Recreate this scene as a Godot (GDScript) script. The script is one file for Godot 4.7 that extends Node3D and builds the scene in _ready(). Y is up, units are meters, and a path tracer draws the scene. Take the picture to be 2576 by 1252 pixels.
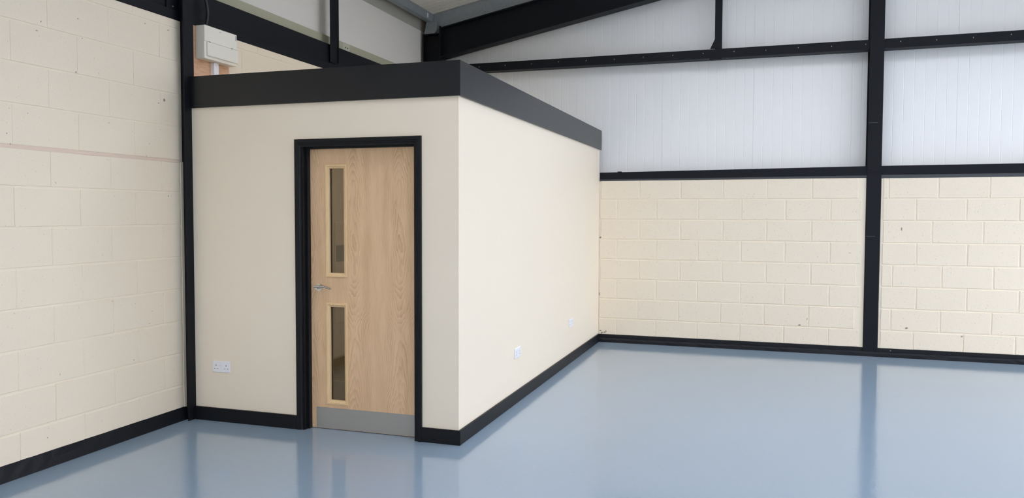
extends Node3D

# ---------------------------------------------------------------- constants
const LX := -2.083      # face of the left block wall
const PX := -2.2        # face of the cladding above the left block wall
const BZ := -4.281      # face of the back block wall
const CZ := -4.45       # face of the cladding above the back block wall
const SLOPE := 0.196
const RIDGE := 2.84
const RX := 7.88        # right wall
const FZ := 8.0         # front wall

var M := {}
var taken := {}
var org := Vector3.ZERO
var uvo := Vector2.ZERO
var uvs := Vector2.ONE
var rng := RandomNumberGenerator.new()

func roof_y(x: float) -> float:
	return 3.853 + SLOPE * ((x if x < RIDGE else 2.0 * RIDGE - x) + 2.04)

# ---------------------------------------------------------------- scene tree helpers
func numbered(called: String) -> String:
	if not taken.has(called):
		taken[called] = 0
		return called
	taken[called] += 1
	return "%s_%03d" % [called, taken[called]]

func thing(called: String, at: Vector3, label := "", category := "", group := "") -> Node3D:
	var o := Node3D.new()
	o.name = numbered(called)
	add_child(o, true)
	o.position = at
	org = at
	if label: o.set_meta("label", label)
	if category: o.set_meta("category", category)
	if group: o.set_meta("group", group)
	return o

func setting(called: String, at: Vector3, label := "") -> Node3D:
	var o := thing(called, at, label)
	o.set_meta("kind", "structure")
	return o

func tool() -> SurfaceTool:
	var st := SurfaceTool.new()
	st.begin(Mesh.PRIMITIVE_TRIANGLES)
	return st

func part(st: SurfaceTool, called: String, mat: Material, parent: Node3D, label := "") -> MeshInstance3D:
	var o := MeshInstance3D.new()
	o.name = called
	o.mesh = st.commit()
	o.material_override = mat
	o.cast_shadow = GeometryInstance3D.SHADOW_CASTING_SETTING_ON
	parent.add_child(o, true)
	if label: o.set_meta("label", label)
	return o

# ---------------------------------------------------------------- geometry helpers (points in world metres)
func vert(st: SurfaceTool, p: Vector3, n: Vector3) -> void:
	var a := n.abs()
	var uv := Vector2(p.x, p.y)
	if a.x > a.y and a.x > a.z: uv = Vector2(p.z, p.y)
	elif a.y > a.z: uv = Vector2(p.x, p.z)
	st.set_normal(n)
	st.set_uv((uv - uvo) * uvs)
	st.add_vertex(p - org)

func tri(st: SurfaceTool, a: Vector3, b: Vector3, c: Vector3, out: Vector3) -> void:
	var n := (b - a).cross(c - a)
	if n.length_squared() < 1e-16: return
	if n.dot(out) > 0.0:
		n = n.normalized()
		vert(st, a, n); vert(st, c, n); vert(st, b, n)
	else:
		n = -n.normalized()
		vert(st, a, n); vert(st, b, n); vert(st, c, n)

func quad(st: SurfaceTool, a: Vector3, b: Vector3, c: Vector3, d: Vector3, out: Vector3) -> void:
	tri(st, a, b, c, out)
	tri(st, a, c, d, out)

func box(st: SurfaceTool, lo: Vector3, hi: Vector3, r := 0.0) -> void:
	var c := (lo + hi) * 0.5
	var h := (hi - lo) * 0.5
	r = minf(r, minf(h.x, minf(h.y, h.z)) * 0.9)
	for ax in 3:
		var u := (ax + 1) % 3
		var v := (ax + 2) % 3
		for s in [-1.0, 1.0]:
			var f: Array[Vector3] = []
			for k in [[-1, -1], [1, -1], [1, 1], [-1, 1]]:
				var p := Vector3.ZERO
				p[ax] = s * h[ax]
				p[u] = k[0] * (h[u] - r)
				p[v] = k[1] * (h[v] - r)
				f.append(c + p)
			var n := Vector3.ZERO
			n[ax] = s
			quad(st, f[0], f[1], f[2], f[3], n)
			if r > 0.0:
				for t in [-1.0, 1.0]:      # chamfer between face (ax, s) and face (u, t)
					var a := Vector3.ZERO
					a[ax] = s * h[ax]; a[u] = t * (h[u] - r)
					var b := Vector3.ZERO
					b[ax] = s * (h[ax] - r); b[u] = t * h[u]
					var w := Vector3.ZERO
					w[v] = h[v] - r
					var o := Vector3.ZERO
					o[ax] = s; o[u] = t
					quad(st, c + a - w, c + a + w, c + b + w, c + b - w, o)
	if r > 0.0:
		for sx in [-1.0, 1.0]:
			for sy in [-1.0, 1.0]:
				for sz in [-1.0, 1.0]:
					var s := Vector3(sx, sy, sz)
					tri(st, c + s * Vector3(h.x, h.y - r, h.z - r), c + s * Vector3(h.x - r, h.y, h.z - r), c + s * Vector3(h.x - r, h.y - r, h.z), s)

# prism between two quads given in matching order
func hexa(st: SurfaceTool, a: Array, b: Array) -> void:
	var c := Vector3.ZERO
	for p in a: c += p
	for p in b: c += p
	c /= 8.0
	var mid := func(w: Array) -> Vector3: return (w[0] + w[1] + w[2] + w[3]) * 0.25 - c
	quad(st, a[0], a[1], a[2], a[3], mid.call(a))
	quad(st, b[0], b[1], b[2], b[3], mid.call(b))
	for i in 4:
		var j := (i + 1) % 4
		var f := [a[i], a[j], b[j], b[i]]
		quad(st, f[0], f[1], f[2], f[3], mid.call(f))

# bar along x that may rise: y given at both ends
func bar_x(st: SurfaceTool, x0: float, x1: float, lo0: float, hi0: float, lo1: float, hi1: float, z0: float, z1: float) -> void:
	hexa(st, [Vector3(x0, lo0, z0), Vector3(x0, hi0, z0), Vector3(x0, hi0, z1), Vector3(x0, lo0, z1)],
		[Vector3(x1, lo1, z0), Vector3(x1, hi1, z0), Vector3(x1, hi1, z1), Vector3(x1, lo1, z1)])

# extruded convex polygon, given in two axes, between two values of the third
func prism(st: SurfaceTool, pts: Array, ax: int, t0: float, t1: float) -> void:
	var u := (ax + 1) % 3
	var v := (ax + 2) % 3
	var lay := func(p: Vector2, t: float) -> Vector3:
		var q := Vector3.ZERO
		q[ax] = t; q[u] = p.x; q[v] = p.y
		return q
	var m := Vector2.ZERO
	for p in pts: m += p
	m /= pts.size()
	var n := Vector3.ZERO
	n[ax] = 1.0
	for i in pts.size():
		var a: Vector2 = pts[i]
		var b: Vector2 = pts[(i + 1) % pts.size()]
		tri(st, lay.call(m, t1), lay.call(a, t1), lay.call(b, t1), n * signf(t1 - t0))
		tri(st, lay.call(m, t0), lay.call(a, t0), lay.call(b, t0), -n * signf(t1 - t0))
		var o: Vector3 = lay.call((a + b) * 0.5 - m, 0.0)
		quad(st, lay.call(a, t0), lay.call(b, t0), lay.call(b, t1), lay.call(a, t1), o)

func ring_points(r: float, n := 10) -> Array:
	var a := []
	for i in n: a.append(Vector2(cos(TAU * i / n), sin(TAU * i / n)) * r)
	return a

func disc(st: SurfaceTool, at: Vector3, ax: int, r: float, t0: float, t1: float, n := 10) -> void:
	var u := (ax + 1) % 3
	var v := (ax + 2) % 3
	var pts := []
	for p in ring_points(r, n): pts.append(p + Vector2(at[u], at[v]))
	prism(st, pts, ax, at[ax] + t0, at[ax] + t1)

# round tube along points; per-point radii as (across, along-up)
func tube(st: SurfaceTool, pts: Array, rad: Array, n := 10) -> void:
	var rows := []
	var up := Vector3.UP
	for i in pts.size():
		var d: Vector3 = (pts[mini(i + 1, pts.size() - 1)] - pts[maxi(i - 1, 0)]).normalized()
		var side := d.cross(up if absf(d.y) < 0.9 else Vector3.RIGHT).normalized()
		var top := side.cross(d).normalized()
		var row := []
		for k in n:
			var a := TAU * k / n
			row.append([pts[i] + side * cos(a) * rad[i].x + top * sin(a) * rad[i].y, (side * cos(a) + top * sin(a)).normalized()])
		rows.append(row)
	for i in pts.size() - 1:
		for k in n:
			var l := (k + 1) % n
			var f := [rows[i][k], rows[i][l], rows[i + 1][l], rows[i + 1][k]]
			var cr: Vector3 = (f[1][0] - f[0][0]).cross(f[2][0] - f[0][0])
			var order := [0, 1, 2, 0, 2, 3] if cr.dot(f[0][1]) < 0.0 else [0, 2, 1, 0, 3, 2]
			for o in order: vert(st, f[o][0], f[o][1])
	for e in [0, pts.size() - 1]:
		var d2: Vector3 = pts[e] - pts[1 if e == 0 else e - 1]
		for k in n: tri(st, pts[e], rows[e][k][0], rows[e][(k + 1) % n][0], d2)

# sheet with narrow grooves: runs along u from u0 to u1, stretched along v between functions of u
func ribbed(st: SurfaceTool, at: Callable, u0: float, u1: float, first: float, pitch: float, depth: float, half: float, out: Vector3, back: float) -> void:
	var us := [[u0, 0.0]]
	var k := ceili((u0 + half * 1.5 - first) / pitch)
	while first + k * pitch < u1 - half * 1.5:
		var c := first + k * pitch
		us.append([c - half, 0.0]); us.append([c - half * 0.35, depth]); us.append([c + half * 0.35, depth]); us.append([c + half, 0.0])
		k += 1
	us.append([u1, 0.0])
	for i in us.size() - 1:
		var a = us[i]
		var b = us[i + 1]
		var p0: Vector3 = at.call(a[0], 0.0) - out * a[1]
		var p1: Vector3 = at.call(b[0], 0.0) - out * b[1]
		var p2: Vector3 = at.call(b[0], 1.0) - out * b[1]
		var p3: Vector3 = at.call(a[0], 1.0) - out * a[1]
		quad(st, p0, p1, p2, p3, out)
	var e := [at.call(u0, 0.0), at.call(u1, 0.0), at.call(u1, 1.0), at.call(u0, 1.0)]
	var m: Vector3 = (e[0] + e[1] + e[2] + e[3]) * 0.25
	quad(st, e[0] - out * back, e[1] - out * back, e[2] - out * back, e[3] - out * back, -out)
	for i in 4:
		var j := (i + 1) % 4
		quad(st, e[i], e[j], e[j] - out * back, e[i] - out * back, (e[i] + e[j]) * 0.5 - m)

# one block with uneven arrises; a = along, b = up, face looks along out, stands between lo and hi (along, y)
func block(st: SurfaceTool, ax: Vector3, out: Vector3, face: float, a0: float, a1: float, y0: float, y1: float, deep: float, soft: float) -> void:
	var outer := []
	var n := 3
	for i in n + 1: outer.append(Vector2(lerpf(a0, a1, float(i) / n), y0))
	outer.append(Vector2(a1, lerpf(y0, y1, 0.5)))
	for i in n + 1: outer.append(Vector2(lerpf(a1, a0, float(i) / n), y1))
	outer.append(Vector2(a0, lerpf(y0, y1, 0.5)))
	var c := Vector2((a0 + a1) * 0.5, (y0 + y1) * 0.5)
	var place := func(p: Vector2, t: float) -> Vector3: return ax * p.x + Vector3(0, p.y, 0) + out * t
	var inner := []
	var rim := []
	for p in outer:
		var d: Vector2 = Vector2(signf(c.x - p.x) if absf(absf(p.x - c.x) - (a1 - a0) * 0.5) < 1e-4 else 0.0, signf(c.y - p.y) if absf(absf(p.y - c.y) - (y1 - y0) * 0.5) < 1e-4 else 0.0)
		inner.append(p + d * soft * rng.randf_range(0.6, 2.4))
		rim.append(p + d * soft * rng.randf_range(0.0, 0.5))
	var f := face + rng.randf_range(-0.0005, 0.0005)
	var m := outer.size()
	for i in m:
		var j := (i + 1) % m
		var o: Vector2 = (outer[i] + outer[j]) * 0.5 - c
		var ow: Vector3 = ax * o.x + Vector3(0, o.y, 0)
		tri(st, place.call(c, f), place.call(inner[i], f), place.call(inner[j], f), out)
		quad(st, place.call(inner[i], f), place.call(inner[j], f), place.call(rim[j], f - deep), place.call(rim[i], f - deep), out + ow.normalized() * 0.5)
		quad(st, place.call(rim[i], f - deep), place.call(rim[j], f - deep), place.call(rim[j], f - deep - 0.02), place.call(rim[i], f - deep - 0.02), ow)

# rough painted concrete upstand along a wall: profile of (out, y), every station jittered
func upstand(st: SurfaceTool, ax: Vector3, out: Vector3, face: float, a0: float, a1: float, prof: Array, step: float, jit: float) -> void:
	var n := maxi(1, roundi(absf(a1 - a0) / step))
	var rows := []
	for i in n + 1:
		var row := []
		for k in prof.size():
			var p: Vector2 = prof[k]
			var j := jit if k > 0 and k < prof.size() - 1 else 0.0
			row.append(ax * lerpf(a0, a1, float(i) / n) + out * (face + p.x + rng.randf_range(-j, j)) + Vector3(0, p.y + rng.randf_range(-j, j) * 0.6, 0))
		rows.append(row)
	for i in n:
		for k in prof.size() - 1:
			var d: Vector2 = prof[k + 1] - prof[k]
			quad(st, rows[i][k], rows[i + 1][k], rows[i + 1][k + 1], rows[i][k + 1], out * absf(d.y) + Vector3(0, absf(d.x), 0))

# ---------------------------------------------------------------- materials
func mat(c: Color, rough := 0.6, metal := 0.0) -> StandardMaterial3D:
	var m := StandardMaterial3D.new()
	m.albedo_color = c
	m.roughness = rough
	m.metallic = metal
	return m

func rgb(r: int, g: int, b: int) -> Color:
	return Color(r / 255.0, g / 255.0, b / 255.0)

func noise_normal(freq: float, strength: float, seed_: int, size := 512, octaves := 3) -> NoiseTexture2D:
	var n := FastNoiseLite.new()
	n.noise_type = FastNoiseLite.TYPE_SIMPLEX_SMOOTH
	n.frequency = freq
	n.fractal_octaves = octaves
	n.seed = seed_
	var t := NoiseTexture2D.new()
	t.width = size
	t.height = size
	t.seamless = true
	t.as_normal_map = true
	t.bump_strength = strength
	t.noise = n
	return t

# painted concrete block: fine grain, open pores, a few chips
func pore_maps(seed_: int, pores: int) -> Array:
	var s := 1024
	var r := RandomNumberGenerator.new()
	r.seed = seed_
	var fine := FastNoiseLite.new()
	fine.frequency = 0.09
	fine.fractal_octaves = 3
	fine.seed = seed_
	var hn: Image = fine.get_seamless_image(s, s)
	hn.convert(Image.FORMAT_RGB8)
	var al := Image.create(s, s, false, Image.FORMAT_RGB8)
	var ht := Image.create(s, s, false, Image.FORMAT_RGB8)
	for y in s:
		for x in s:
			var v := hn.get_pixel(x, y).r
			var k := 1.0 - (0.5 - v) * 0.025
			k = clampf(k * 0.985, 0.0, 1.0)
			al.set_pixel(x, y, Color(k, k, k))
			var h := 0.6 + v * 0.16
			ht.set_pixel(x, y, Color(h, h, h))
	for i in pores:
		var cx := r.randf() * s
		var cy := r.randf() * s
		var big := r.randf() < 0.04
		var ra := r.randf_range(0.7, 1.7) if not big else r.randf_range(2.0, 3.6)
		var el := r.randf_range(1.0, 2.6)
		var an := r.randf() * PI
		var dark := r.randf_range(0.78, 0.95)
		var n := ceili(ra * el) + 1
		for dy in range(-n, n + 1):
			for dx in range(-n, n + 1):
				var q := Vector2(dx, dy).rotated(an)
				var d := sqrt(pow(q.x / (ra * el), 2.0) + pow(q.y / ra, 2.0))
				if d < 1.0:
					var px := posmod(int(cx) + dx, s)
					var py := posmod(int(cy) + dy, s)
					var w := clampf((1.0 - d) * 2.0, 0.0, 1.0)
					var c := al.get_pixel(px, py)
					al.set_pixel(px, py, c * lerpf(1.0, dark, w))
					var g := ht.get_pixel(px, py).r - 0.35 * w
					ht.set_pixel(px, py, Color(g, g, g))
	ht.bump_map_to_normal_map(3.0)
	al.generate_mipmaps()
	ht.generate_mipmaps()
	return [ImageTexture.create_from_image(al), ImageTexture.create_from_image(ht)]

# flat-cut ash veneer in slip-matched leaves
func veneer() -> ImageTexture:
	var w := 512
	var h := 1216
	var img := Image.create(w, h, false, Image.FORMAT_RGB8)
	var n := FastNoiseLite.new()
	n.seed = 11
	n.frequency = 1.0
	n.fractal_octaves = 3
	var f := FastNoiseLite.new()
	f.seed = 5
	f.frequency = 1.0
	f.fractal_octaves = 2
	var light := rgb(240, 204, 163)
	var dark := rgb(200, 160, 118)
	for y in h:
		var ym := float(y) / h * 1.9
		for x in w:
			var xm := float(x) / w * 0.8
			# slip-matched leaves, heart of the log in the middle of each
			var leaf := floorf((xm + 0.165) / 0.333)
			var lx := fmod(xm + 0.165, 0.333) - 0.1665
			var wob := n.get_noise_2d(lx * 3.0 + 2.0, ym * 1.7) * 0.022
			var depth := 0.10 + 0.16 * n.get_noise_2d(3.7, ym * 0.8) + 0.014 * sin(ym * 9.1 + 0.6)
			var rr := sqrt(pow((lx + wob) * 1.55, 2.0) + depth * depth)
			rr += n.get_noise_2d(lx * 34.0, ym * 5.5) * 0.0055
			var g := fmod(rr * 84.0, 1.0)
			var line := pow(g, 1.8) * (1.0 - smoothstep(0.86, 1.0, g))
			line *= (0.55 + 0.6 * f.get_noise_2d(xm * 11.0, ym * 3.0)) * (1.0 - 0.55 * smoothstep(0.09, 0.15, absf(lx)))
			var streak := f.get_noise_2d(xm * 380.0, ym * 6.0)
			var broad := f.get_noise_2d(xm * 14.0, ym * 1.1)
			var t := clampf(0.22 + 0.95 * line + streak * 0.2 + broad * 0.16, 0.0, 1.0)
			img.set_pixel(x, y, light.lerp(dark, t))
	img.generate_mipmaps()
	return ImageTexture.create_from_image(img)

func pine_texture(a: Color, b: Color, seed_: int, stretch: Vector2) -> ImageTexture:
	var img := Image.create(256, 256, false, Image.FORMAT_RGB8)
	var n := FastNoiseLite.new()
	n.seed = seed_
	n.frequency = 1.0
	n.fractal_octaves = 3
	for y in 256:
		for x in 256:
			var t := clampf(0.5 + n.get_noise_2d(x / 256.0 * stretch.x, y / 256.0 * stretch.y) * 0.9, 0.0, 1.0)
			img.set_pixel(x, y, a.lerp(b, t))
	img.generate_mipmaps()
	return ImageTexture.create_from_image(img)

func make_materials() -> void:
	var pm := pore_maps(3, 2600)
	M.paint = mat(rgb(242, 228, 204), 0.62)
	M.paint.albedo_texture = pm[0]
	M.paint.normal_enabled = true
	M.paint.normal_texture = pm[1]
	M.paint.normal_scale = 0.55
	M.paint.uv1_triplanar = true
	M.paint.uv1_world_triplanar = true
	M.paint.uv1_scale = Vector3.ONE * 0.9
	var ps := pore_maps(17, 300)
	M.paint_smooth = M.paint.duplicate()
	M.paint_smooth.albedo_texture = ps[0]
	M.paint_smooth.normal_texture = ps[1]
	M.paint_smooth.normal_scale = 0.3
	M.cream = mat(rgb(242, 228, 204), 0.6)
	M.eaves = mat(rgb(172, 171, 160), 0.5)
	M.plate = mat(rgb(196, 194, 178), 0.5)
	M.mortar = mat(rgb(242, 228, 204), 0.7)
	M.mortar.normal_enabled = true
	M.mortar.normal_texture = pm[1]
	M.mortar.normal_scale = 0.8
	M.mortar.uv1_triplanar = true
	M.mortar.uv1_world_triplanar = true
	M.mortar.uv1_scale = Vector3.ONE * 1.6
	M.pink_mortar = mat(rgb(226, 204, 184), 0.8)
	M.plaster = mat(rgb(244, 231, 209), 0.55)
	M.plaster.normal_enabled = true
	M.plaster.normal_texture = noise_normal(0.02, 2.0, 21, 512, 2)
	M.plaster.normal_scale = 0.12
	M.plaster.uv1_triplanar = true
	M.plaster.uv1_world_triplanar = true
	M.plaster.uv1_scale = Vector3.ONE * 0.7
	M.black = mat(rgb(18, 20, 24), 0.45)
	M.black_steel = mat(rgb(20, 22, 27), 0.5)
	M.black_steel.metallic_specular = 0.3
	M.black.metallic_specular = 0.35
	M.fascia = mat(rgb(18, 20, 25), 0.34)
	M.black_rough = mat(rgb(20, 22, 26), 0.5)
	M.black_rough.metallic_specular = 0.35
	M.mastic = mat(rgb(70, 72, 74), 0.8)
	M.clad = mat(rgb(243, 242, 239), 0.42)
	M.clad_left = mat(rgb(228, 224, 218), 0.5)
	M.olive = mat(rgb(178, 176, 152), 0.5)
	M.zinc = mat(rgb(150, 156, 160), 0.45, 0.35)
	M.zinc.albedo_texture = pine_texture(Color(0.95, 0.96, 0.97), Color(1, 1, 1), 8, Vector2(14, 14))
	M.zinc.uv1_triplanar = true
	M.roof = mat(rgb(228, 223, 211), 0.5)
	M.floor = mat(rgb(148, 167, 184), 0.1)
	M.floor.metallic_specular = 0.75
	M.floor.normal_enabled = true
	M.floor.normal_texture = noise_normal(0.02, 4.0, 4, 1024, 3)
	M.floor.normal_scale = 0.1
	M.floor.uv1_triplanar = true
	M.floor.uv1_world_triplanar = true
	M.floor.uv1_scale = Vector3.ONE * 1.1
	M.veneer = mat(Color.WHITE, 0.42)
	M.veneer.albedo_texture = veneer()
	M.bead = mat(Color.WHITE, 0.45)
	M.bead.albedo_texture = pine_texture(rgb(243, 212, 164), rgb(228, 192, 142), 9, Vector2(60, 3))
	M.edge_wood = mat(rgb(214, 178, 140), 0.5)
	M.steel = mat(rgb(178, 175, 169), 0.45, 0.6)
	M.chrome = mat(rgb(205, 203, 198), 0.16, 1.0)
	M.white_plastic = mat(rgb(240, 240, 242), 0.35)
	M.hole = mat(rgb(45, 42, 40), 0.7)
	M.void = mat(rgb(8, 8, 9), 0.8)
	M.slot = mat(rgb(104, 98, 94), 0.7)
	M.unit = mat(rgb(238, 233, 220), 0.4)
	M.unit_grey = mat(rgb(170, 172, 170), 0.5)
	M.ply = mat(Color.WHITE, 0.7)
	M.ply.albedo_texture = pine_texture(rgb(226, 184, 150), rgb(208, 164, 130), 14, Vector2(4, 30))
	M.chip = mat(rgb(150, 141, 124), 0.8)
	M.rubber = mat(rgb(28, 28, 30), 0.45)
	M.screw = mat(rgb(150, 150, 148), 0.5, 0.5)
	M.glass = mat(Color(0.40, 0.33, 0.20, 0.42), 0.02)
	M.glass.transparency = BaseMaterial3D.TRANSPARENCY_ALPHA
	M.grp = mat(Color(0.96, 0.97, 1.0, 0.12), 0.05)
	M.grp.transparency = BaseMaterial3D.TRANSPARENCY_ALPHA
	M.inner_floor = mat(rgb(150, 146, 136), 0.5)
	M.taupe = mat(rgb(112, 102, 84), 0.5)
	M.slate = mat(rgb(96, 104, 116), 0.4)
	M.asphalt = mat(rgb(150, 150, 146), 0.9)

# ---------------------------------------------------------------- scene
func _ready() -> void:
	rng.seed = 7
	# camera
	var cam := Camera3D.new()
	cam.name = "camera"
	add_child(cam)
	cam.position = Vector3(1.82157, 1.4574, 4.53857)
	cam.rotation = Vector3(-0.04454, 0.31558, 0.00282)
	cam.fov = 35.14856
	cam.near = 0.05
	cam.far = 200.0
	cam.current = true
	# overcast sky and exposure
	var we := WorldEnvironment.new()
	we.name = "world"
	var env := Environment.new()
	var sm := ProceduralSkyMaterial.new()
	sm.sky_top_color = rgb(222, 228, 244)
	sm.sky_horizon_color = rgb(230, 233, 243)
	sm.ground_horizon_color = rgb(150, 150, 148)
	sm.ground_bottom_color = rgb(120, 120, 118)
	sm.sun_angle_max = 1.0
	var sky := Sky.new()
	sky.sky_material = sm
	env.background_mode = Environment.BG_SKY
	env.sky = sky
	env.background_energy_multiplier = 7.4
	env.tonemap_mode = Environment.TONE_MAPPER_LINEAR
	env.tonemap_exposure = 1.0
	env.sdfgi_enabled = true
	env.ssao_enabled = true
	env.ssil_enabled = true
	we.environment = env
	add_child(we)

	make_materials()
	build_shell()
	build_frame()
	build_office()
	build_door()
	build_fittings()

# daylight openings: rooflights between these x on each slope, at these z, and an open loading door in the right wall
const LIGHT_X0 := -0.1
const LIGHT_X1 := 2.45
const LIGHTS_Z := [[-2.4, -1.2], [0.8, 2.0], [4.0, 5.2]]
const DOOR_Z0 := -4.1
const DOOR_Z1 := 0.5
const DOOR_H := 3.6
const CHIPS_BACK := [[0.0078, 0.1273, 0.0185, 0.0092], [0.0265, 0.1054, 0.0138, 0.0137], [0.0587, 0.1116, 0.0138, 0.0091], [0.0724, 0.1214, 0.0092, 0.0137], [2.1445, 0.2912, 0.0237, 0.0085], [3.1058, 1.3148, 0.0073, 0.0242], [3.1725, 0.3067, 0.0183, 0.0102], [-0.0006, 1.1928, 0.0138, 0.0136], [3.6768, 0.2469, 0.0105, 0.008], [-0.0048, 0.5518, 0.0069, 0.0228], [2.2222, 0.3582, 0.0039, 0.0169], [3.0305, 0.066, 0.0074, 0.0041], [2.6264, 1.0635, 0.0152, 0.0041]]
const CHIPS_LEFT := [[1.1164, 2.5293, 0.0038, 0.0044], [0.8658, 2.6033, 0.0043, 0.0047], [1.1457, 2.4721, 0.0076, 0.0033], [0.1766, 2.2194, 0.0111, 0.0107], [0.2283, 2.1938, 0.0054, 0.004], [0.8882, 2.2849, 0.0042, 0.007], [0.8375, 2.493, 0.0029, 0.0035], [1.1364, 0.1718, 0.0039, 0.0057], [1.3235, 1.8274, 0.0035, 0.0043], [1.3429, 1.8832, 0.0035, 0.0043], [0.3365, 2.6963, 0.0087, 0.0026], [0.1285, 2.6983, 0.0112, 0.0027], [1.213, 2.0052, 0.003, 0.0022], [0.1544, 1.5726, 0.0045, 0.0068], [0.4847, 0.5037, 0.005, 0.0026]]
const WIN_X0 := -0.1
const WIN_X1 := 5.6
const WIN_Y0 := 0.9
const WIN_Y1 := 3.3

func slab(st: SurfaceTool, x0: float, x1: float, z0: float, z1: float, th := 0.1) -> void:
	var a0 := roof_y(x0)
	var a1 := roof_y(x1)
	hexa(st, [Vector3(x0, a0, z0), Vector3(x0, a0, z1), Vector3(x0, a0 + th, z1), Vector3(x0, a0 + th, z0)],
		[Vector3(x1, a1, z0), Vector3(x1, a1, z1), Vector3(x1, a1 + th, z1), Vector3(x1, a1 + th, z0)])

func build_shell() -> void:
	# floor
	var fl := setting("floor", Vector3.ZERO, "glossy pale blue painted concrete floor")
	var st := tool()
	box(st, Vector3(-2.5, -0.15, -4.7), Vector3(RX + 0.25, 0.0, FZ + 0.25))
	part(st, "slab", M.floor, fl)
	var yard := setting("floor_yard", Vector3(RX + 0.3, -0.15, 0), "grey yard surface outside the loading door")
	st = tool()
	box(st, Vector3(RX + 0.25, -0.25, -30), Vector3(RX + 50, -0.02, 30))
	part(st, "surface", M.asphalt, yard)

	# left wall
	var wl := setting("wall_left", Vector3(LX, 0, 0), "cream painted blockwork wall with white cladding above")
	st = tool()
	box(st, Vector3(-2.36, 0, -4.6), Vector3(LX - 0.0028, 2.784, FZ + 0.2))
	box(st, Vector3(-2.36, 2.784, -4.6), Vector3(LX - 0.055, 2.95, FZ + 0.2))
	part(st, "mortar_core", M.mortar, wl)
	var rows := []                       # [y0, y1, first joint]
	var j := 0.005
	for k in 8:                          # lower part, from the top bed joint down
		var top := 1.599 + 0.225 * (1 - k)
		rows.append([maxf(top - 0.225 + j, 0.084), top - j, (0.21 if k % 2 == 0 else 0.443), k == 0])
	for k in 5:
		var bot := 1.824 + 0.225 * k
		rows.append([bot + j, minf(bot + 0.225 - j, 2.784), (0.443 if k % 2 == 0 else 0.21), false])
	var soft_mat := [M.paint_smooth]
	for r in rows.size():
		var upper: bool = r >= 8
		var y0: float = rows[r][0]
		var y1: float = rows[r][1]
		if rows[r][3]: y1 -= 0.012
		# in front of the column
		var z: float = 0.04 if upper else 0.033
		var nxt: float = rows[r][2]
		while nxt < z + 0.05: nxt += 0.433
		while z < 2.9:
			var e := minf(nxt, 2.9)
			st = tool()
			block(st, Vector3(0, 0, 1), Vector3(1, 0, 0), LX, z + (0.0002 if upper else 0.0008), e - (0.0002 if upper else 0.0008), y0, y1, 0.0007 if upper else 0.0019, 0.0007 if upper else 0.0022)
			part(st, "block", soft_mat[0], wl)
			z = e
			nxt += 0.433
		# behind the column, above the office roof
		if y0 > 2.2:
			z = -0.1
			nxt = rows[r][2]
			while nxt > z - 0.1: nxt -= 0.433
			while z > -2.6:
				st = tool()
				block(st, Vector3(0, 0, 1), Vector3(1, 0, 0), LX, nxt + 0.0002, z - 0.0002, y0, y1, 0.0007, 0.0007)
				part(st, "block", soft_mat[0], wl)
				z = nxt
				nxt -= 0.433
	st = tool()
	upstand(st, Vector3(0, 0, 1), Vector3(1, 0, 0), LX, 0.03, 2.9, [Vector2(-0.004, 1.804), Vector2(0.0015, 1.806), Vector2(0.0015, 1.824), Vector2(-0.004, 1.828)], 0.12, 0.0012)
	part(st, "bed_joint", M.pink_mortar, wl, "pinkish mortar band along the wall")
	# mortar fillet between the blocks and the column
	st = tool()
	var n := 16
	for i in n:
		var ya := lerpf(0.085, 1.812, float(i) / n)
		var yb := lerpf(0.085, 1.812, float(i + 1) / n)
		hexa(st, [Vector3(LX - 0.02, ya, 0.034), Vector3(LX + 0.003, ya, 0.032), Vector3(LX + 0.006, ya, 0.0), Vector3(LX - 0.02, ya, -0.02)],
			[Vector3(LX - 0.02, yb, 0.034), Vector3(LX + 0.003, yb, 0.032), Vector3(LX + 0.006, yb, 0.0), Vector3(LX - 0.02, yb, -0.02)])
	part(st, "mortar_fillet", M.mortar, wl)
	# cladding above, grooves run level
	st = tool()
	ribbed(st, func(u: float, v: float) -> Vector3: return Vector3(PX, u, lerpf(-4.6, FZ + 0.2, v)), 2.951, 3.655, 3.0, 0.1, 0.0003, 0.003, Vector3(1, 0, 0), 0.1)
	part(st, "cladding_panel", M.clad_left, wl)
	st = tool()
	box(st, Vector3(PX - 0.1, 3.655, -4.6), Vector3(PX - 0.004, 4.0, FZ + 0.2))
	part(st, "eaves_closure", M.eaves, wl, "grey steel strip under the eaves")

	# back wall
	var wb := setting("wall_back", Vector3(0, 0, BZ), "cream painted blockwork wall with white ribbed cladding above")
	st = tool()
	box(st, Vector3(-2.4, 0, -4.62), Vector3(2.768, 1.838, BZ - 0.005))
	box(st, Vector3(2.91, 0, -4.62), Vector3(RX + 0.2, 1.838, BZ - 0.005))
	box(st, Vector3(2.768, 0, -4.62), Vector3(2.91, 1.838, CZ - 0.005))
	part(st, "mortar_core", M.mortar, wb)
	for k in 8:
		var top := 1.6226 + 0.225 * (1 - k)
		var y1 := minf(top - j, 1.836)
		var y0 := maxf(top - 0.225 + j, 0.088)
		var odd := k % 2 == 1
		var xs := []
		if odd:
			xs = [[-0.012, 0.19], [0.19, 0.634], [0.634, 1.085], [1.085, 1.54], [1.54, 1.988], [1.988, 2.432], [2.432, 2.735]]
		else:
			var sh := -0.012 if k == 6 else 0.0
			xs = [[0.0 + sh, 0.445 + sh], [0.445 + sh, 0.894 + sh], [0.894 + sh, 1.347 + sh], [1.347 + sh, 1.798 + sh], [1.798 + sh, 2.248 + sh], [2.248 + sh, 2.697 + sh]]
		var starts := [2.978, 3.233, 2.93, 3.248, 3.029, 3.254, 3.023, 3.234]
		var x: float = starts[k]
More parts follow.
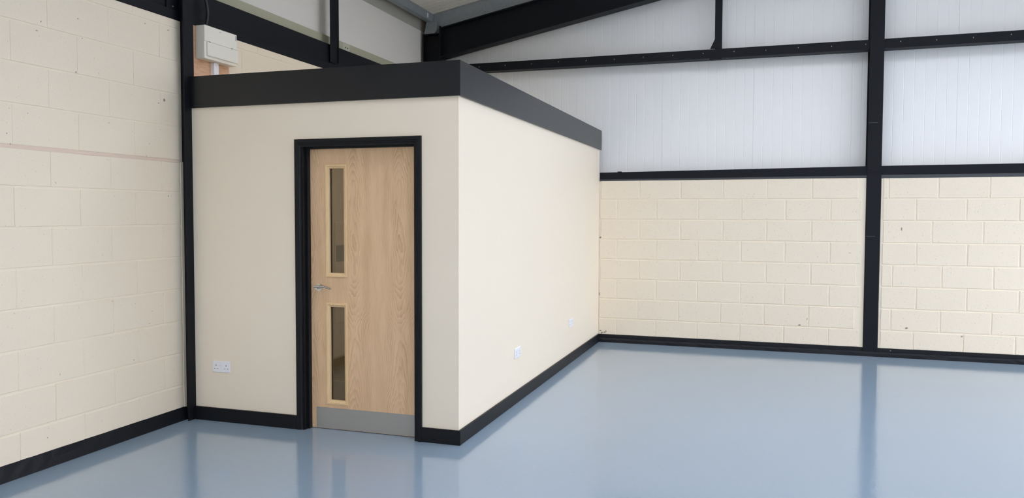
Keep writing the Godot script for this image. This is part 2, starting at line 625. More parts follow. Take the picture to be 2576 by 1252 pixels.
		if odd: xs.append([2.925, x])
		elif x > 2.95: xs.append([2.925, x])
		while x < 6.0:
			xs.append([x, x + 0.4535])
			x += 0.4535
		for p in xs:
			st = tool()
			block(st, Vector3(1, 0, 0), Vector3(0, 0, 1), BZ, p[0] + 0.005, p[1] - 0.005, y0, y1, 0.0042, 0.003)
			part(st, "block", M.paint, wb)
	# cladding panels on a backing
	st = tool()
	for q in [[-2.36, RIDGE], [RIDGE, RX + 0.2]]:
		bar_x(st, q[0], q[1], 1.838, roof_y(q[0]) + 0.05, 1.838, roof_y(q[1]) + 0.05, -4.62, CZ - 0.02)
	part(st, "cladding_backing", M.clad, wb)
	var pitch := 0.0983
	var jx := 2.626 - 6.0 * pitch * 10.0
	while jx < RX + 0.1:
		var x0 := maxf(jx, -2.3)
		var x1 := minf(jx + pitch * 10.0, RX + 0.1)
		if x1 > x0 + 0.05:
			st = tool()
			var cuts := [x0 + 0.0005, x1 - 0.0005]
			if cuts[0] < RIDGE and cuts[1] > RIDGE: cuts = [x0 + 0.0005, RIDGE, x1 - 0.0005]
			for q in cuts.size() - 1:
				ribbed(st, func(u: float, v: float) -> Vector3: return Vector3(u, lerpf(1.84, roof_y(u) + 0.02, v), CZ), cuts[q], cuts[q + 1], jx, pitch, 0.0014, 0.004, Vector3(0, 0, 1), 0.019)
			part(st, "cladding_panel", M.clad, wb)
		jx += pitch * 10.0

	# right wall with the open loading door, and the wall behind the camera
	var wr := setting("wall_right", Vector3(RX, 0, 0), "white clad wall with an open loading door")
	st = tool()
	box(st, Vector3(RX, 0, -4.62), Vector3(RX + 0.2, 4.0, DOOR_Z0))
	box(st, Vector3(RX, 0, DOOR_Z1), Vector3(RX + 0.2, 4.0, FZ + 0.2))
	box(st, Vector3(RX, DOOR_H, DOOR_Z0), Vector3(RX + 0.2, 4.0, DOOR_Z1))
	part(st, "cladding", M.clad, wr)
	var wf := setting("wall_front", Vector3(RIDGE, 0, FZ), "cream painted gable wall behind the viewer")
	st = tool()
	for q in [[-2.36, WIN_X0], [WIN_X0, WIN_X1], [WIN_X1, RX + 0.2]]:
		if q[0] == WIN_X0:
			box(st, Vector3(q[0], 0, FZ), Vector3(q[1], WIN_Y0, FZ + 0.2))
		var base: float = WIN_Y1 if q[0] == WIN_X0 else 0.0
		for w in ([[q[0], RIDGE], [RIDGE, q[1]]] if q[0] < RIDGE and q[1] > RIDGE else [q]):
			bar_x(st, w[0], w[1], base, roof_y(w[0]) + 0.05, base, roof_y(w[1]) + 0.05, FZ, FZ + 0.2)
	part(st, "blockwork", M.cream, wf)

	var wn := setting("window_1", Vector3(WIN_X0, WIN_Y0, FZ), "wide window in the gable behind the viewer")
	for x in [WIN_X0, (WIN_X0 + WIN_X1) * 0.5 - 0.03, WIN_X1 - 0.06]:
		st = tool()
		box(st, Vector3(x, WIN_Y0, FZ + 0.05), Vector3(x + 0.06, WIN_Y1, FZ + 0.12))
		part(st, "frame", M.black, wn)
	for x in [[WIN_X0 + 0.06, (WIN_X0 + WIN_X1) * 0.5 - 0.03], [(WIN_X0 + WIN_X1) * 0.5 + 0.03, WIN_X1 - 0.06]]:
		st = tool()
		box(st, Vector3(x[0], WIN_Y0, FZ + 0.08), Vector3(x[1], WIN_Y1, FZ + 0.088))
		part(st, "pane", M.grp, wn)
	# roof
	var ce := setting("ceiling", Vector3(RIDGE, 3.7, 0), "pale ribbed roof lining with rooflights")
	for side in [0, 1]:
		var fx := func(x: float) -> float: return x if side == 0 else 2.0 * RIDGE - x
		st = tool()
		var e0: float = fx.call(-2.36)
		var e1: float = fx.call(LIGHT_X0)
		if side == 0:
			var up := Vector3(SLOPE, -1, 0).normalized()
			ribbed(st, func(u: float, v: float) -> Vector3: return Vector3(lerpf(e0, e1, v), roof_y(lerpf(e0, e1, v)), u), -4.62, FZ + 0.2, -4.5, 0.1, 0.002, 0.006, up, 0.1)
		else:
			slab(st, e1, e0, -4.62, FZ + 0.2)
		part(st, "roof_lining", M.roof, ce)
		st = tool()
		var r0: float = fx.call(LIGHT_X1)
		slab(st, minf(r0, RIDGE), maxf(r0, RIDGE), -4.62, FZ + 0.2)
		var z := -4.62
		for l in LIGHTS_Z + [[FZ + 0.2, FZ + 0.2]]:
			slab(st, minf(fx.call(LIGHT_X0), r0), maxf(fx.call(LIGHT_X0), r0), z, l[0])
			z = l[1]
		part(st, "roof_lining", M.roof, ce)
		for l in LIGHTS_Z:
			st = tool()
			var lx0 := minf(fx.call(LIGHT_X0), r0)
			var lx1 := maxf(fx.call(LIGHT_X0), r0)
			hexa(st, [Vector3(lx0, roof_y(lx0) + 0.085, l[0]), Vector3(lx0, roof_y(lx0) + 0.085, l[1]), Vector3(lx0, roof_y(lx0) + 0.095, l[1]), Vector3(lx0, roof_y(lx0) + 0.095, l[0])],
				[Vector3(lx1, roof_y(lx1) + 0.085, l[0]), Vector3(lx1, roof_y(lx1) + 0.085, l[1]), Vector3(lx1, roof_y(lx1) + 0.095, l[1]), Vector3(lx1, roof_y(lx1) + 0.095, l[0])])
			part(st, "rooflight", M.grp, ce, "clear rooflight sheet")

	# chips where the paint has come off the blocks
	org = wb.position
	for c in CHIPS_BACK:
		var p := []
		for i in 7:
			var an := TAU * i / 7.0
			p.append(Vector2(c[0] + cos(an) * c[2] * rng.randf_range(0.5, 1.2), c[1] + sin(an) * c[3] * rng.randf_range(0.5, 1.2)))
		st = tool()
		prism(st, p, 2, BZ - 0.001, BZ + 0.0012)
		part(st, "paint_chip", M.chip, wb)
	org = wl.position
	for c in CHIPS_LEFT:
		var p := []
		for i in 7:
			var an := TAU * i / 7.0
			p.append(Vector2(c[1] + sin(an) * c[3] * rng.randf_range(0.5, 1.2), c[0] + cos(an) * c[2] * rng.randf_range(0.5, 1.2)))
		st = tool()
		prism(st, p, 0, LX - 0.001, LX + 0.0012)
		part(st, "paint_chip", M.chip, wl)

	# black painted foot of the block walls
	var bl := setting("baseboard_left", Vector3(LX, 0, 1), "black painted foot of the left block wall")
	st = tool()
	upstand(st, Vector3(0, 0, 1), Vector3(1, 0, 0), LX, -0.02, FZ, [Vector2(-0.002, 0.093), Vector2(0.004, 0.091), Vector2(0.008, 0.05), Vector2(0.014, 0.0)], 0.06, 0.0022)
	part(st, "painted_band", M.black_rough, bl)
	var bb := setting("baseboard_back", Vector3(2, 0, BZ), "black painted foot of the back block wall")
	st = tool()
	upstand(st, Vector3(1, 0, 0), Vector3(0, 0, 1), BZ, -0.012, RX, [Vector2(-0.006, 0.089), Vector2(0.0005, 0.088), Vector2(0.0005, 0.05)], 0.15, 0.0006)
	part(st, "painted_band", M.black_rough, bb)
	st = tool()
	upstand(st, Vector3(1, 0, 0), Vector3(0, 0, 1), BZ, -0.012, RX, [Vector2(-0.006, 0.05), Vector2(0.012, 0.049), Vector2(0.022, 0.03), Vector2(0.024, 0.0)], 0.05, 0.0035)
	part(st, "concrete_kicker", M.black_rough, bb)

func isec_y(o: Node3D, ax: int, lo: Vector3, hi: Vector3, tf: float, tw: float, m: Material) -> void:
	# upright I section: flanges at both ends of axis ax
	var v := 2 if ax == 0 else 0
	for s in [0, 1]:
		var a := lo
		var b := hi
		if s == 0: b[ax] = lo[ax] + tf
		else: a[ax] = hi[ax] - tf
		var st := tool()
		box(st, a, b, 0.002)
		part(st, "flange", m, o)
	var c := lo
	var d := hi
	c[ax] += tf
	d[ax] -= tf
	var mid := (lo[v] + hi[v]) * 0.5
	c[v] = mid - tw * 0.5
	d[v] = mid + tw * 0.5
	var st2 := tool()
	box(st2, c, d)
	part(st2, "web", m, o)

func build_frame() -> void:
	var st: SurfaceTool
	# column at the office corner
	var o := thing("steel_column", Vector3(-2.09, 0, 0), "black steel column between left block wall and office front", "column")
	isec_y(o, 0, Vector3(-2.2, 0, -0.045), Vector3(-2.02, 3.8, 0.056), 0.012, 0.01, M.black_steel)
	# corner column
	o = thing("steel_column", Vector3(-2.08, 0, -4.28), "black steel column in the far corner under the rafter end", "column")
	isec_y(o, 0, Vector3(-2.17, 0, -4.36), Vector3(-1.95, 3.61, -4.2), 0.012, 0.01, M.black_steel)
	st = tool()
	box(st, Vector3(-2.158, 3.598, -4.36), Vector3(-1.962, 3.61, -4.2))
	part(st, "cap_plate", M.black_steel, o)
	st = tool()
	box(st, Vector3(-1.95, 3.31, -4.36), Vector3(-1.935, 3.69, -4.19), 0.001)
	part(st, "end_plate", M.black_steel, o)
	# gable rafter
	o = thing("roof_rafter", Vector3(-1.93, 3.33, -4.28), "black steel rafter rising along the white gable cladding", "rafter")
	var xa := -1.935
	var xb := RIDGE
	var lo := func(x: float) -> float: return 3.327 + SLOPE * (x + 1.904)
	var hi := func(x: float) -> float: return 3.683 + SLOPE * (x + 1.904)
	for f in [[lo.call(xa), lo.call(xa) + 0.014, lo.call(xb), lo.call(xb) + 0.014], [hi.call(xa) - 0.014, hi.call(xa), hi.call(xb) - 0.014, hi.call(xb)]]:
		st = tool()
		bar_x(st, xa, xb, f[0], f[1], f[2], f[3], -4.36, -4.2)
		part(st, "flange", M.black_steel, o)
	st = tool()
	bar_x(st, xa, xb, lo.call(xa) + 0.014, hi.call(xa) - 0.014, lo.call(xb) + 0.014, hi.call(xb) - 0.014, -4.29, -4.28)
	part(st, "web", M.black_steel, o)
	# galvanised strip between rafter and roof sheet
	o = thing("verge_angle", Vector3(-1.9, 3.7, -4.24), "grey galvanised strip on top of the black gable rafter", "steel trim")
	st = tool()
	var ra := func(x: float) -> float: return roof_y(x) - 0.004
	bar_x(st, -2.046, RIDGE, hi.call(-2.046), ra.call(-2.046), hi.call(RIDGE), ra.call(RIDGE), -4.26, -4.252)
	part(st, "upstand", M.zinc, o)
	st = tool()
	bar_x(st, -1.94, RIDGE, hi.call(-1.94), hi.call(-1.94) + 0.006, hi.call(RIDGE), hi.call(RIDGE) + 0.006, -4.25, -4.215)
	part(st, "foot", M.zinc, o)
	# eaves beam
	o = thing("eaves_beam", Vector3(-2.08, 3.75, 0), "galvanised grey eaves beam under the roof above the left wall", "beam")
	st = tool()
	box(st, Vector3(-2.054, 3.757, -4.44), Vector3(-2.05, 3.849, FZ), 0.0)
	part(st, "web", M.zinc, o)
	st = tool()
	box(st, Vector3(-2.127, 3.754, -4.44), Vector3(-2.05, 3.757, FZ))
	part(st, "flange", M.zinc, o)
	st = tool()
	box(st, Vector3(-2.0498, 3.775, -4.10), Vector3(-2.0488, 3.825, -4.07))
	part(st, "tag", M.white_plastic, o, "small white tag")
	st = tool()
	prism(st, [Vector2(3.611, -2.15), Vector2(3.611, -2.02), Vector2(3.65, -1.985), Vector2(3.753, -1.985), Vector2(3.753, -2.12)].map(func(p: Vector2) -> Vector2: return Vector2(p.y, p.x)), 2, -4.215, -4.205)
	var cleat := part(st, "cleat", M.zinc, o, "grey bolted cleat plate")
	st = tool()
	disc(st, Vector3(-2.13, 3.63, -4.205), 2, 0.014, 0.0, 0.012, 6)
	part(st, "bolt", M.screw, cleat)
	# gable post
	o = thing("gable_post", Vector3(2.838, 0, BZ), "tall black steel post standing between the two bright cladding bays", "column")
	isec_y(o, 2, Vector3(2.772, 0, CZ + 0.012), Vector3(2.906, 4.7, BZ + 0.012), 0.012, 0.01, M.black_steel)
	st = tool()
	box(st, Vector3(2.768, 1.895, BZ + 0.004), Vector3(2.915, 1.912, BZ + 0.0155), 0.002)
	part(st, "splice_edge", M.black_steel, o)
	for y in [2.395, 1.237]:
		st = tool()
		box(st, Vector3(2.776, y, BZ + 0.012), Vector3(2.86, y + 0.006, BZ + 0.0145), 0.001)
		part(st, "weld_line", M.mastic, o)
	for p in [[2.8, 2.47], [2.88, 2.47], [2.8, 2.405], [2.88, 2.405]]:
		st = tool()
		disc(st, Vector3(p[0], p[1], BZ + 0.012), 2, 0.011, 0.0, 0.0012, 10)
		part(st, "bolt_hole", M.void, o)
	# upper sheeting rails
	for s in [[-1.95, 2.83, 3.143, 3.143, "black sheeting rail across the gable cladding left of the post"], [2.846, RX, 3.143, 3.163, "black sheeting rail across the gable cladding right of the post"]]:
		o = thing("sheeting_rail", Vector3(s[0], s[2], BZ), s[4], "rail", "upper gable rails")
		st = tool()
		bar_x(st, s[0], s[1], s[2], s[2] + 0.097, s[3], s[3] + 0.097, BZ - 0.006, BZ - 0.002)
		part(st, "web", M.black_steel, o)
		for t in [0.0, 0.093]:
			st = tool()
			bar_x(st, s[0], s[1], s[2] + t, s[2] + t + 0.004, s[3] + t, s[3] + t + 0.004, CZ + 0.026, BZ - 0.006)
			part(st, "flange", M.black_steel, o)
		for k in 30:
			var sx := -1.473 + 0.3235 * k
			if sx > s[0] + 0.02 and sx < s[1] - 0.02 and absf(sx - 2.84) > 0.08:
				var sy := lerpf(s[2], s[3], (sx - s[0]) / (s[1] - s[0])) + 0.056 + rng.randf_range(-0.006, 0.006)
				st = tool()
				box(st, Vector3(sx - 0.0035, sy - 0.0055, BZ - 0.002), Vector3(sx + 0.0035, sy + 0.0055, BZ + 0.002), 0.001)
				part(st, "screw", M.screw, o)
	# lower rails on top of the blocks
	for s in [[-0.012, 2.83, 1.851, 1.864, 1.928, 1.958, "black rail on top of the block wall left of the post"], [2.846, RX, 1.867, 1.88, 1.958, 1.975, "black rail on top of the block wall right of the post"]]:
		o = thing("sill_rail", Vector3(s[0], s[2], BZ), s[6], "rail", "lower gable rails")
		st = tool()
		bar_x(st, s[0], s[1], s[2], s[4], s[3], s[5], BZ - 0.12, BZ + 0.004)
		part(st, "channel", M.black_steel, o)
		st = tool()
		bar_x(st, s[0], s[1], 1.832, s[2], 1.842, s[3], BZ - 0.06, BZ + 0.001)
		part(st, "mastic_joint", M.mastic, o, "dark grey mastic joint")
		if s[0] < 1.0:
			st = tool()
			box(st, Vector3(0.19, 1.931, BZ - 0.03), Vector3(0.235, 1.939, BZ - 0.005), 0.002)
			part(st, "clip", M.black_steel, o)
			st = tool()
			box(st, Vector3(-0.0155, 1.85, BZ - 0.1), Vector3(-0.0122, 1.926, BZ + 0.004))
			part(st, "end_cap", M.clad_left, o, "pale end cap")
	# hanger on the gable rail
	o = thing("rail_hanger", Vector3(1.27, 3.24, BZ), "black angle hanger with bolted gusset above the gable rail", "hanger")
	st = tool()
	box(st, Vector3(1.236, 3.24, BZ - 0.004), Vector3(1.31, roof_y(1.27), BZ + 0.0), 0.0015)
	box(st, Vector3(1.304, 3.24, BZ - 0.055), Vector3(1.31, roof_y(1.27), BZ - 0.004), 0.0)
	part(st, "angle", M.black_steel, o)
	st = tool()
	prism(st, [Vector2(1.188, 3.242), Vector2(1.309, 3.242), Vector2(1.309, 3.345), Vector2(1.237, 3.345)], 2, BZ + 0.0005, BZ + 0.0055)
	var gus := part(st, "gusset", M.black_steel, o)
	for y in [3.265, 3.31]:
		st = tool()
		disc(st, Vector3(1.273, y, BZ + 0.0055), 2, 0.012, 0.0, 0.009, 6)
		part(st, "bolt", M.black_steel, gus)
	st = tool()
	box(st, Vector3(1.182, 3.124, BZ - 0.03), Vector3(1.312, 3.142, BZ + 0.008), 0.002)
	part(st, "clip", M.black_steel, o)

	# black channel along the left wall, both sides of the column
	for s in [[0.012, FZ, "black channel rail above the left block wall nearest the viewer"], [-4.2, -0.012, "black channel rail behind the distribution box above the office roof"]]:
		o = thing("channel_rail", Vector3(LX, 2.79, (s[0] + s[1]) * 0.5), s[2], "rail", "left wall rails")
		st = tool()
		box(st, Vector3(LX - 0.004, 2.786, s[0]), Vector3(LX + 0.002, 2.852, s[1]), 0.0015)
		part(st, "lip", M.black_steel, o)
		st = tool()
		box(st, Vector3(LX - 0.024, 2.852, s[0]), Vector3(LX - 0.018, 3.034, s[1]))
		part(st, "web", M.black_steel, o)
		st = tool()
		box(st, Vector3(LX - 0.05, 2.846, s[0]), Vector3(LX - 0.004, 2.852, s[1]))
		part(st, "flange", M.black_steel, o)
	o = thing("rail_cleat", Vector3(LX, 2.86, 0.07), "black cleat plate joining the channel rail to the column", "plate")
	st = tool()
	box(st, Vector3(LX - 0.017, 2.853, 0.03), Vector3(LX - 0.006, 3.1, 0.13), 0.002)
	part(st, "plate", M.black_steel, o)
	st = tool()
	disc(st, Vector3(LX - 0.006, 2.872, 0.075), 0, 0.005, 0.0, 0.004, 8)
	part(st, "screw", M.screw, o)
	# olive flashing
	o = thing("flashing_strip", Vector3(PX, 3.03, -2), "olive grey flashing strip between the black channel and white cladding", "flashing")
	st = tool()
	box(st, Vector3(PX, 2.98, -4.3), Vector3(PX + 0.03, 3.134, -0.012), 0.002)
	part(st, "strip", M.olive, o)
	st = tool()
	box(st, Vector3(PX + 0.03, 3.05, -2.46), Vector3(PX + 0.033, 3.13, -2.33), 0.001)
	var jp := part(st, "joint_plate", M.plate, o, "pale joint plate")
	for z in [-2.38, -2.42]:
		st = tool()
		disc(st, Vector3(PX + 0.033, 3.088, z), 0, 0.007, 0.0, 0.003, 8)
		part(st, "screw", M.hole, jp)
	# post on the left wall
	o = thing("side_post", Vector3(LX, 2.86, -2.0), "slim black vertical angle crossing the white cladding above the office", "post")
	st = tool()
	box(st, Vector3(LX + 0.003, 2.866, -2.07), Vector3(LX + 0.009, 3.66, -1.945), 0.0015)
	part(st, "leg", M.black_steel, o)
	st = tool()
	box(st, Vector3(LX + 0.009, 2.872, -2.076), Vector3(LX + 0.022, 3.66, -2.068), 0.001)
	part(st, "leg", M.black_steel, o)

func build_office() -> void:
	var st: SurfaceTool
	var W := -0.016                       # wall faces
	var h := 2.36
	var wf := setting("wall_office_front", Vector3(-1, 0, W), "smooth cream front wall of the office around the door")
	st = tool()
	box(st, Vector3(-2.02, 0, W - 0.1), Vector3(-1.14, h, W))
	box(st, Vector3(-0.305, 0, W - 0.1), Vector3(W, h, W))
	box(st, Vector3(-1.14, 1.91, W - 0.1), Vector3(-0.305, h, W))
	part(st, "plaster", M.plaster, wf)
	var ws := setting("wall_office_side", Vector3(W, 0, -2), "smooth white long side wall of the office")
	st = tool()
	box(st, Vector3(W - 0.1, 0, -4.28), Vector3(W, h, W - 0.1))
	part(st, "plaster", M.plaster, ws)
	st = tool()
	box(st, Vector3(W - 0.0035, 0.09, W - 0.0035), Vector3(W + 0.0012, 2.3, W + 0.0012), 0.0012)
	part(st, "corner_bead", M.plaster, ws)
	var cl := setting("ceiling_office", Vector3(-1, h, -2), "flat office ceiling")
	st = tool()
	box(st, Vector3(-2.07, h, -4.27), Vector3(W - 0.004, h + 0.03, W - 0.004))
	part(st, "board", M.plaster, cl)
	var wi := setting("wall_office_inner", Vector3(-1.99, 0, -2), "cream wall inside the office")
	st = tool()
	box(st, Vector3(-2.07, 0, -4.27), Vector3(-1.95, h, W - 0.1))
	part(st, "plaster", M.plaster, wi)
	st = tool()
	box(st, Vector3(-1.95, 0, -4.27), Vector3(-1.938, 0.12, W - 0.1))
	part(st, "skirting", M.taupe, wi)
	st = tool()
	box(st, Vector3(-1.95, 0.0, -3.2), Vector3(W - 0.1, h, -3.1))
	part(st, "partition", M.plaster, wi)
	var fi := setting("floor_office", Vector3(-1, 0, -1.6), "grey brown floor covering inside the office")
	st = tool()
	box(st, Vector3(-1.938, 0.0, -3.1), Vector3(W - 0.1, 0.004, W - 0.1))
	part(st, "covering", M.inner_floor, fi)
	st = tool()
	box(st, Vector3(-1.75, 0.004, -1.42), Vector3(-0.2, 0.008, -1.40))
	part(st, "joint_strip", M.clad_left, fi)

	# fascia
	var fa := setting("trim_1", Vector3(0, 2.187, 0), "deep black fascia board round the office roof")
	st = tool()
	box(st, Vector3(-2.02, 2.187, -0.014), Vector3(0.0, 2.4045, 0.0), 0.0012)
	part(st, "front_board", M.fascia, fa)
	st = tool()
	box(st, Vector3(-0.014, 2.187, -4.318), Vector3(0.0, 2.4045, -0.0142), 0.0012)
	part(st, "side_board", M.fascia, fa)
	# skirting
	var b1 := setting("baseboard_office_front", Vector3(-1.6, 0, 0), "black skirting board along the office front")
	for s in [[-2.02, -1.187], [-0.268, 0.0]]:
		st = tool()
		box(st, Vector3(s[0], 0.0, W), Vector3(s[1], 0.094, -0.001), 0.002)
		part(st, "board", M.black, b1)
	var b2 := setting("baseboard_office_side", Vector3(0, 0, -2), "black skirting board along the office side")
	st = tool()
	box(st, Vector3(W, 0.0, -4.258), Vector3(-0.001, 0.094, -0.0165), 0.002)
	part(st, "board", M.black, b2)

	# things inside, seen through the door glass
	var o := thing("wall_heater", Vector3(-1.92, 0.5, -2.1), "cream wall heater inside the office seen through the upper glass", "heater")
	st = tool()
	box(st, Vector3(-1.95, 0.45, -2.5), Vector3(-1.935, 1.376, -1.775), 0.004)
	part(st, "casing", M.plaster, o)
	st = tool()
	box(st, Vector3(-1.935, 1.02, -1.92), Vector3(-1.93, 1.165, -1.785), 0.002)
	part(st, "control_panel", M.slate, o, "blue grey square panel")
	st = tool()
	box(st, Vector3(-1.935, 0.8, -2.1), Vector3(-1.928, 1.02, -1.93), 0.002)
	part(st, "grille", M.hole, o, "dark grille")
	o = thing("ceiling_lamp", Vector3(-1.0, h, -1.5), "flat square ceiling lamp inside the office", "lamp")
	st = tool()
	box(st, Vector3(-1.3, h - 0.03, -1.8), Vector3(-0.7, h - 0.001, -1.2), 0.004)
	part(st, "frame", M.white_plastic, o)
	var glow := mat(rgb(255, 250, 240), 0.5)
	glow.emission_enabled = true
	glow.emission = rgb(255, 246, 230)
	glow.emission_energy_multiplier = 1.2
	st = tool()
	box(st, Vector3(-1.28, h - 0.034, -1.78), Vector3(-0.72, h - 0.0301, -1.22))
	part(st, "diffuser", glow, o)
	var al := AreaLight3D.new()
	al.name = "lamp_light"
	al.area_size = Vector2(0.56, 0.56)
	al.light_energy = 0.5
	al.light_color = rgb(255, 240, 215)
	al.area_range = 12.0
	al.shadow_enabled = true
	o.add_child(al)
	al.position = Vector3(0, -0.04, 0)
	al.rotation = Vector3(-PI / 2, 0, 0)

func build_door() -> void:
	var st: SurfaceTool
	var d := setting("door_1", Vector3(-0.72, 0, -0.1), "pale wood veneer door with two slim glass panels in a black frame")
	var W := -0.016
	# architrave: two legs and a head, moulded
	var prof := [Vector2(0.0, W), Vector2(0.0, -0.001), Vector2(0.003, 0.002), Vector2(0.022, 0.002), Vector2(0.026, -0.002), Vector2(0.034, -0.002), Vector2(0.04, -0.006), Vector2(0.05, -0.006), Vector2(0.05, W)]
	var xo0 := -1.187
	var xo1 := -0.266
	var yt := 1.948
	for side in [0, 1]:
		st = tool()
		var x0 := xo0 if side == 0 else xo1
		var sg := 1.0 if side == 0 else -1.0
		for i in prof.size() - 1:
			var a: Vector2 = prof[i]
			var b: Vector2 = prof[i + 1]
			quad(st, Vector3(x0 + sg * a.x, 0, a.y), Vector3(x0 + sg * b.x, 0, b.y), Vector3(x0 + sg * b.x, yt - b.x, b.y), Vector3(x0 + sg * a.x, yt - a.x, a.y), Vector3(-sg * (b.y - a.y), 0, absf(b.x - a.x)))
		part(st, "architrave", M.black, d)
	st = tool()
	for i in prof.size() - 1:
		var a: Vector2 = prof[i]
		var b: Vector2 = prof[i + 1]
		quad(st, Vector3(xo0 + a.x, yt - a.x, a.y), Vector3(xo1 - a.x, yt - a.x, a.y), Vector3(xo1 - b.x, yt - b.x, b.y), Vector3(xo0 + b.x, yt - b.x, b.y), Vector3(0, b.y - a.y, absf(b.x - a.x)))
	part(st, "architrave", M.black, d)
	# lining and stop
	for s in [[-1.14, -1.128], [-0.317, -0.305]]:
		st = tool()
		box(st, Vector3(s[0], 0, W - 0.11), Vector3(s[1], 1.9, W + 0.004), 0.001)
		part(st, "lining", M.black, d)
	st = tool()
	box(st, Vector3(-1.128, 1.898, W - 0.11), Vector3(-0.317, 1.91, W + 0.004), 0.001)
	part(st, "lining", M.black, d)
	for s in [[-1.128, -1.114], [-0.331, -0.317]]:
		st = tool()
		box(st, Vector3(s[0], 0, -0.079), Vector3(s[1], 1.896, -0.045), 0.001)
		part(st, "stop", M.black, d)
	st = tool()
	box(st, Vector3(-1.114, 1.886, -0.079), Vector3(-0.331, 1.898, -0.045), 0.001)
	part(st, "stop", M.black, d)
	# leaf with two openings
	var zf := -0.08
	var zb := -0.124
	uvo = Vector2(-1.125, 1.893)
	uvs = Vector2(1.0 / 0.805, -1.0 / 1.893)
	var gx0 := -0.975
	var gx1 := -0.853
	var ys := [[1.049, 1.768], [0.19, 0.842]]
	st = tool()
	for b in [[-1.125, gx0, 0.004, 1.893], [gx1, -0.32, 0.004, 1.893], [gx0, gx1, 0.004, ys[1][0]], [gx0, gx1, ys[1][1], ys[0][0]], [gx0, gx1, ys[0][1], 1.893]]:
		box(st, Vector3(b[0], b[2], zb), Vector3(b[1], b[3], zf))
	part(st, "leaf", M.veneer, d)
	uvo = Vector2.ZERO
	uvs = Vector2.ONE
	for p in ys:
		uvs = Vector2(6.0, 2.0)
		for q in 4:
			# four mitred beads per pane
			st = tool()
			var x0: float = gx0 - 0.024
			var x1: float = gx1 + 0.017
			var y0: float = p[0] - 0.018
			var y1: float = p[1] + 0.016
			var pr := [Vector2(0.0, zf), Vector2(0.0, zf + 0.006), Vector2(0.003, zf + 0.009), Vector2(0.012, zf + 0.009), Vector2(0.02, zf + 0.002), Vector2(0.026, zf + 0.0), Vector2(0.029, zf - 0.012)]
			for i in pr.size() - 1:
				var a: Vector2 = pr[i]
				var b: Vector2 = pr[i + 1]
				var ca := [Vector3(x0 + a.x, y0 + a.x, a.y), Vector3(x1 - a.x, y0 + a.x, a.y), Vector3(x1 - a.x, y1 - a.x, a.y), Vector3(x0 + a.x, y1 - a.x, a.y)]
				var cb := [Vector3(x0 + b.x, y0 + b.x, b.y), Vector3(x1 - b.x, y0 + b.x, b.y), Vector3(x1 - b.x, y1 - b.x, b.y), Vector3(x0 + b.x, y1 - b.x, b.y)]
				var l := (q + 1) % 4
				var inw: Vector3 = [Vector3(0, 1, 0), Vector3(-1, 0, 0), Vector3(0, -1, 0), Vector3(1, 0, 0)][q]
				quad(st, ca[q], ca[l], cb[l], cb[q], inw * -(b.y - a.y) + Vector3(0, 0, b.x - a.x))
			part(st, "glazing_bead", M.bead, d, "pale wooden glazing bead")
		uvs = Vector2.ONE
		st = tool()
		box(st, Vector3(gx0 + 0.001, p[0] + 0.001, zf - 0.024), Vector3(gx1 - 0.001, p[1] - 0.001, zf - 0.018))
		part(st, "glass_pane", M.glass, d, "smoky glass pane")
		st = tool()
		box(st, Vector3(gx0 + 0.0005, p[0] + 0.001, zf - 0.0178), Vector3(gx0 + 0.010, p[1] - 0.001, zf - 0.012))
		part(st, "glazing_gasket", M.rubber, d)
	st = tool()
	box(st, Vector3(-1.08, 0.006, zf), Vector3(-0.32, 0.147, zf + 0.0015), 0.0005)
	part(st, "kick_plate", M.steel, d, "brushed steel kick plate")
	# handle
	var hd := Node3D.new()
	hd.name = "door_handle"
	d.add_child(hd)
	hd.set_meta("label", "chrome lever handle on round rose")
	var hp := Vector3(-1.052, 0.96, zf)
	hd.position = hp - d.position
	org = hp
	st = tool()
	var n := 28
	for rr in [[0.027, 0.0, 0.006], [0.0245, 0.006, 0.0085]]: disc(st, hp, 2, rr[0], rr[1], rr[2], n)
	part(st, "rose", M.chrome, hd)
	st = tool()
	var pts := []
	var rad := []
	for i in 4:
		pts.append(hp + Vector3(0, 0, 0.008 + i * 0.0125))
		rad.append(Vector2(0.0095, 0.0095))
	tube(st, pts, rad, 14)
	pts = []
	rad = []
	for i in 15:
		var t := i / 14.0
		pts.append(hp + Vector3(lerpf(-0.02, 0.11, t), 0.004 + 0.012 * sin(t * PI * 0.8) - 0.018 * t * t, 0.047 - 0.008 * t * t))
		var w := 0.0085 - 0.0025 * t
		if i == 14 or i == 0: w *= 0.55
		rad.append(Vector2(w * 0.95, w))
	tube(st, pts, rad, 14)
	part(st, "lever", M.chrome, hd)
	org = d.position

func socket(at: Vector3, turn: float, label: String) -> void:
	# double switched socket, face towards its own +z
	org = Vector3.ZERO
	var o := Node3D.new()
	o.name = numbered("wall_socket")
	add_child(o, true)
	o.position = at
	o.rotation.y = turn
	o.set_meta("label", label)
	o.set_meta("category", "socket")
	o.set_meta("group", "white double wall sockets")
	var st := tool()
	box(st, Vector3(-0.074, -0.0405, 0.0), Vector3(0.074, 0.0405, 0.009), 0.004)
	var plate := part(st, "plate", M.white_plastic, o)
	for s in [-1, 1]:
		st = tool()
		box(st, Vector3(s * 0.009 - 0.008, 0.008, 0.009), Vector3(s * 0.009 + 0.008, 0.027, 0.0125), 0.0025)
		part(st, "switch", M.white_plastic, plate)
		var c: float = s * 0.042
		for h in [[c - 0.0025, 0.004, 0.005, 0.011], [c - 0.015, -0.0155, 0.0075, 0.0045], [c + 0.0075, -0.0155, 0.0075, 0.0045]]:
			st = tool()
			box(st, Vector3(h[0], h[1], 0.009), Vector3(h[0] + h[2], h[1] + h[3], 0.0093))
			part(st, "pin_hole", M.slot, plate)

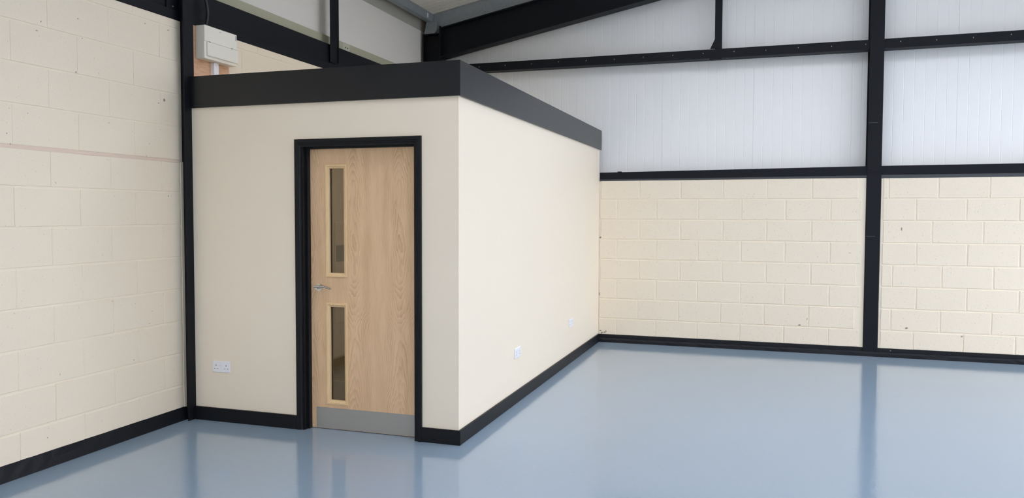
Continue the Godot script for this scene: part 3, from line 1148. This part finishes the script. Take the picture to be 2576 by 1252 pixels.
func build_fittings() -> void:
	var st: SurfaceTool
	socket(Vector3(-1.797, 0.386, -0.016), 0.0, "white double socket on the cream wall left of the door")
	socket(Vector3(-0.016, 0.386, -1.222), PI / 2, "white double socket on the office side wall nearer the viewer")
	socket(Vector3(-0.016, 0.392, -2.95), PI / 2, "white double socket on the office side wall near the back wall")
	# board and distribution box
	var o := thing("plywood_board", Vector3(LX, 2.6, -0.28), "pinkish plywood backing board behind the white electrical box", "board")
	uvs = Vector2(2.0, 2.0)
	st = tool()
	box(st, Vector3(LX + 0.002, 2.30, -0.475), Vector3(LX + 0.022, 2.782, -0.09), 0.001)
	part(st, "board", M.ply, o)
	uvs = Vector2.ONE
	var fx := -1.98
	o = thing("distribution_box", Vector3(-2.02, 2.55, -0.29), "white electrical distribution box mounted high beside the black column", "electrical box")
	st = tool()
	box(st, Vector3(LX + 0.022, 2.552, -0.465), Vector3(fx - 0.012, 2.785, -0.113), 0.003)
	part(st, "body", M.unit, o)
	st = tool()
	box(st, Vector3(fx - 0.012, 2.672, -0.466), Vector3(fx, 2.785, -0.112), 0.003)
	box(st, Vector3(fx - 0.012, 2.552, -0.466), Vector3(fx - 0.004, 2.672, -0.112), 0.002)
	var cover := part(st, "cover", M.unit, o)
	st = tool()
	box(st, Vector3(fx - 0.004, 2.572, -0.472), Vector3(fx + 0.008, 2.670, -0.134), 0.003)
	var flap := part(st, "flap", M.unit, o)
	for z in [-0.158, -0.40]:
		st = tool()
		box(st, Vector3(fx - 0.002, 2.6695, z - 0.007), Vector3(fx + 0.0085, 2.6725, z + 0.007))
		part(st, "catch", M.hole, flap)
	st = tool()
	box(st, Vector3(fx, 2.738, -0.458), Vector3(fx + 0.001, 2.775, -0.446))
	part(st, "sticker", M.unit_grey, cover, "small grey sticker")
	st = tool()
	box(st, Vector3(fx, 2.761, -0.285), Vector3(fx + 0.0008, 2.766, -0.27))
	part(st, "badge", M.unit_grey, cover)
	o = thing("cable_trunking", Vector3(-2.04, 2.35, -0.29), "narrow white cable trunking under the electrical box", "trunking")
	st = tool()
	box(st, Vector3(LX + 0.022, 2.30, -0.315), Vector3(-2.025, 2.5515, -0.265), 0.002)
	part(st, "channel", M.white_plastic, o)
	o = thing("power_cable", Vector3(-2.03, 2.785, -0.2), "thick black cable curving up from the electrical box", "cable")
	st = tool()
	var pts := []
	var rad := []
	for i in 12:
		var t := i / 11.0
		pts.append(Vector3(-2.03 - 0.02 * t, 2.786 + 0.30 * t, -0.185 - 0.05 * sin(t * 2.6) + 0.07 * t * t))
		rad.append(Vector2(0.011, 0.011))
	tube(st, pts, rad, 10)
	part(st, "sheath", M.rubber, o)
	st = tool()
	disc(st, Vector3(-2.03, 2.785, -0.185), 1, 0.017, 0.0, 0.018, 8)
	part(st, "gland", M.rubber, o)
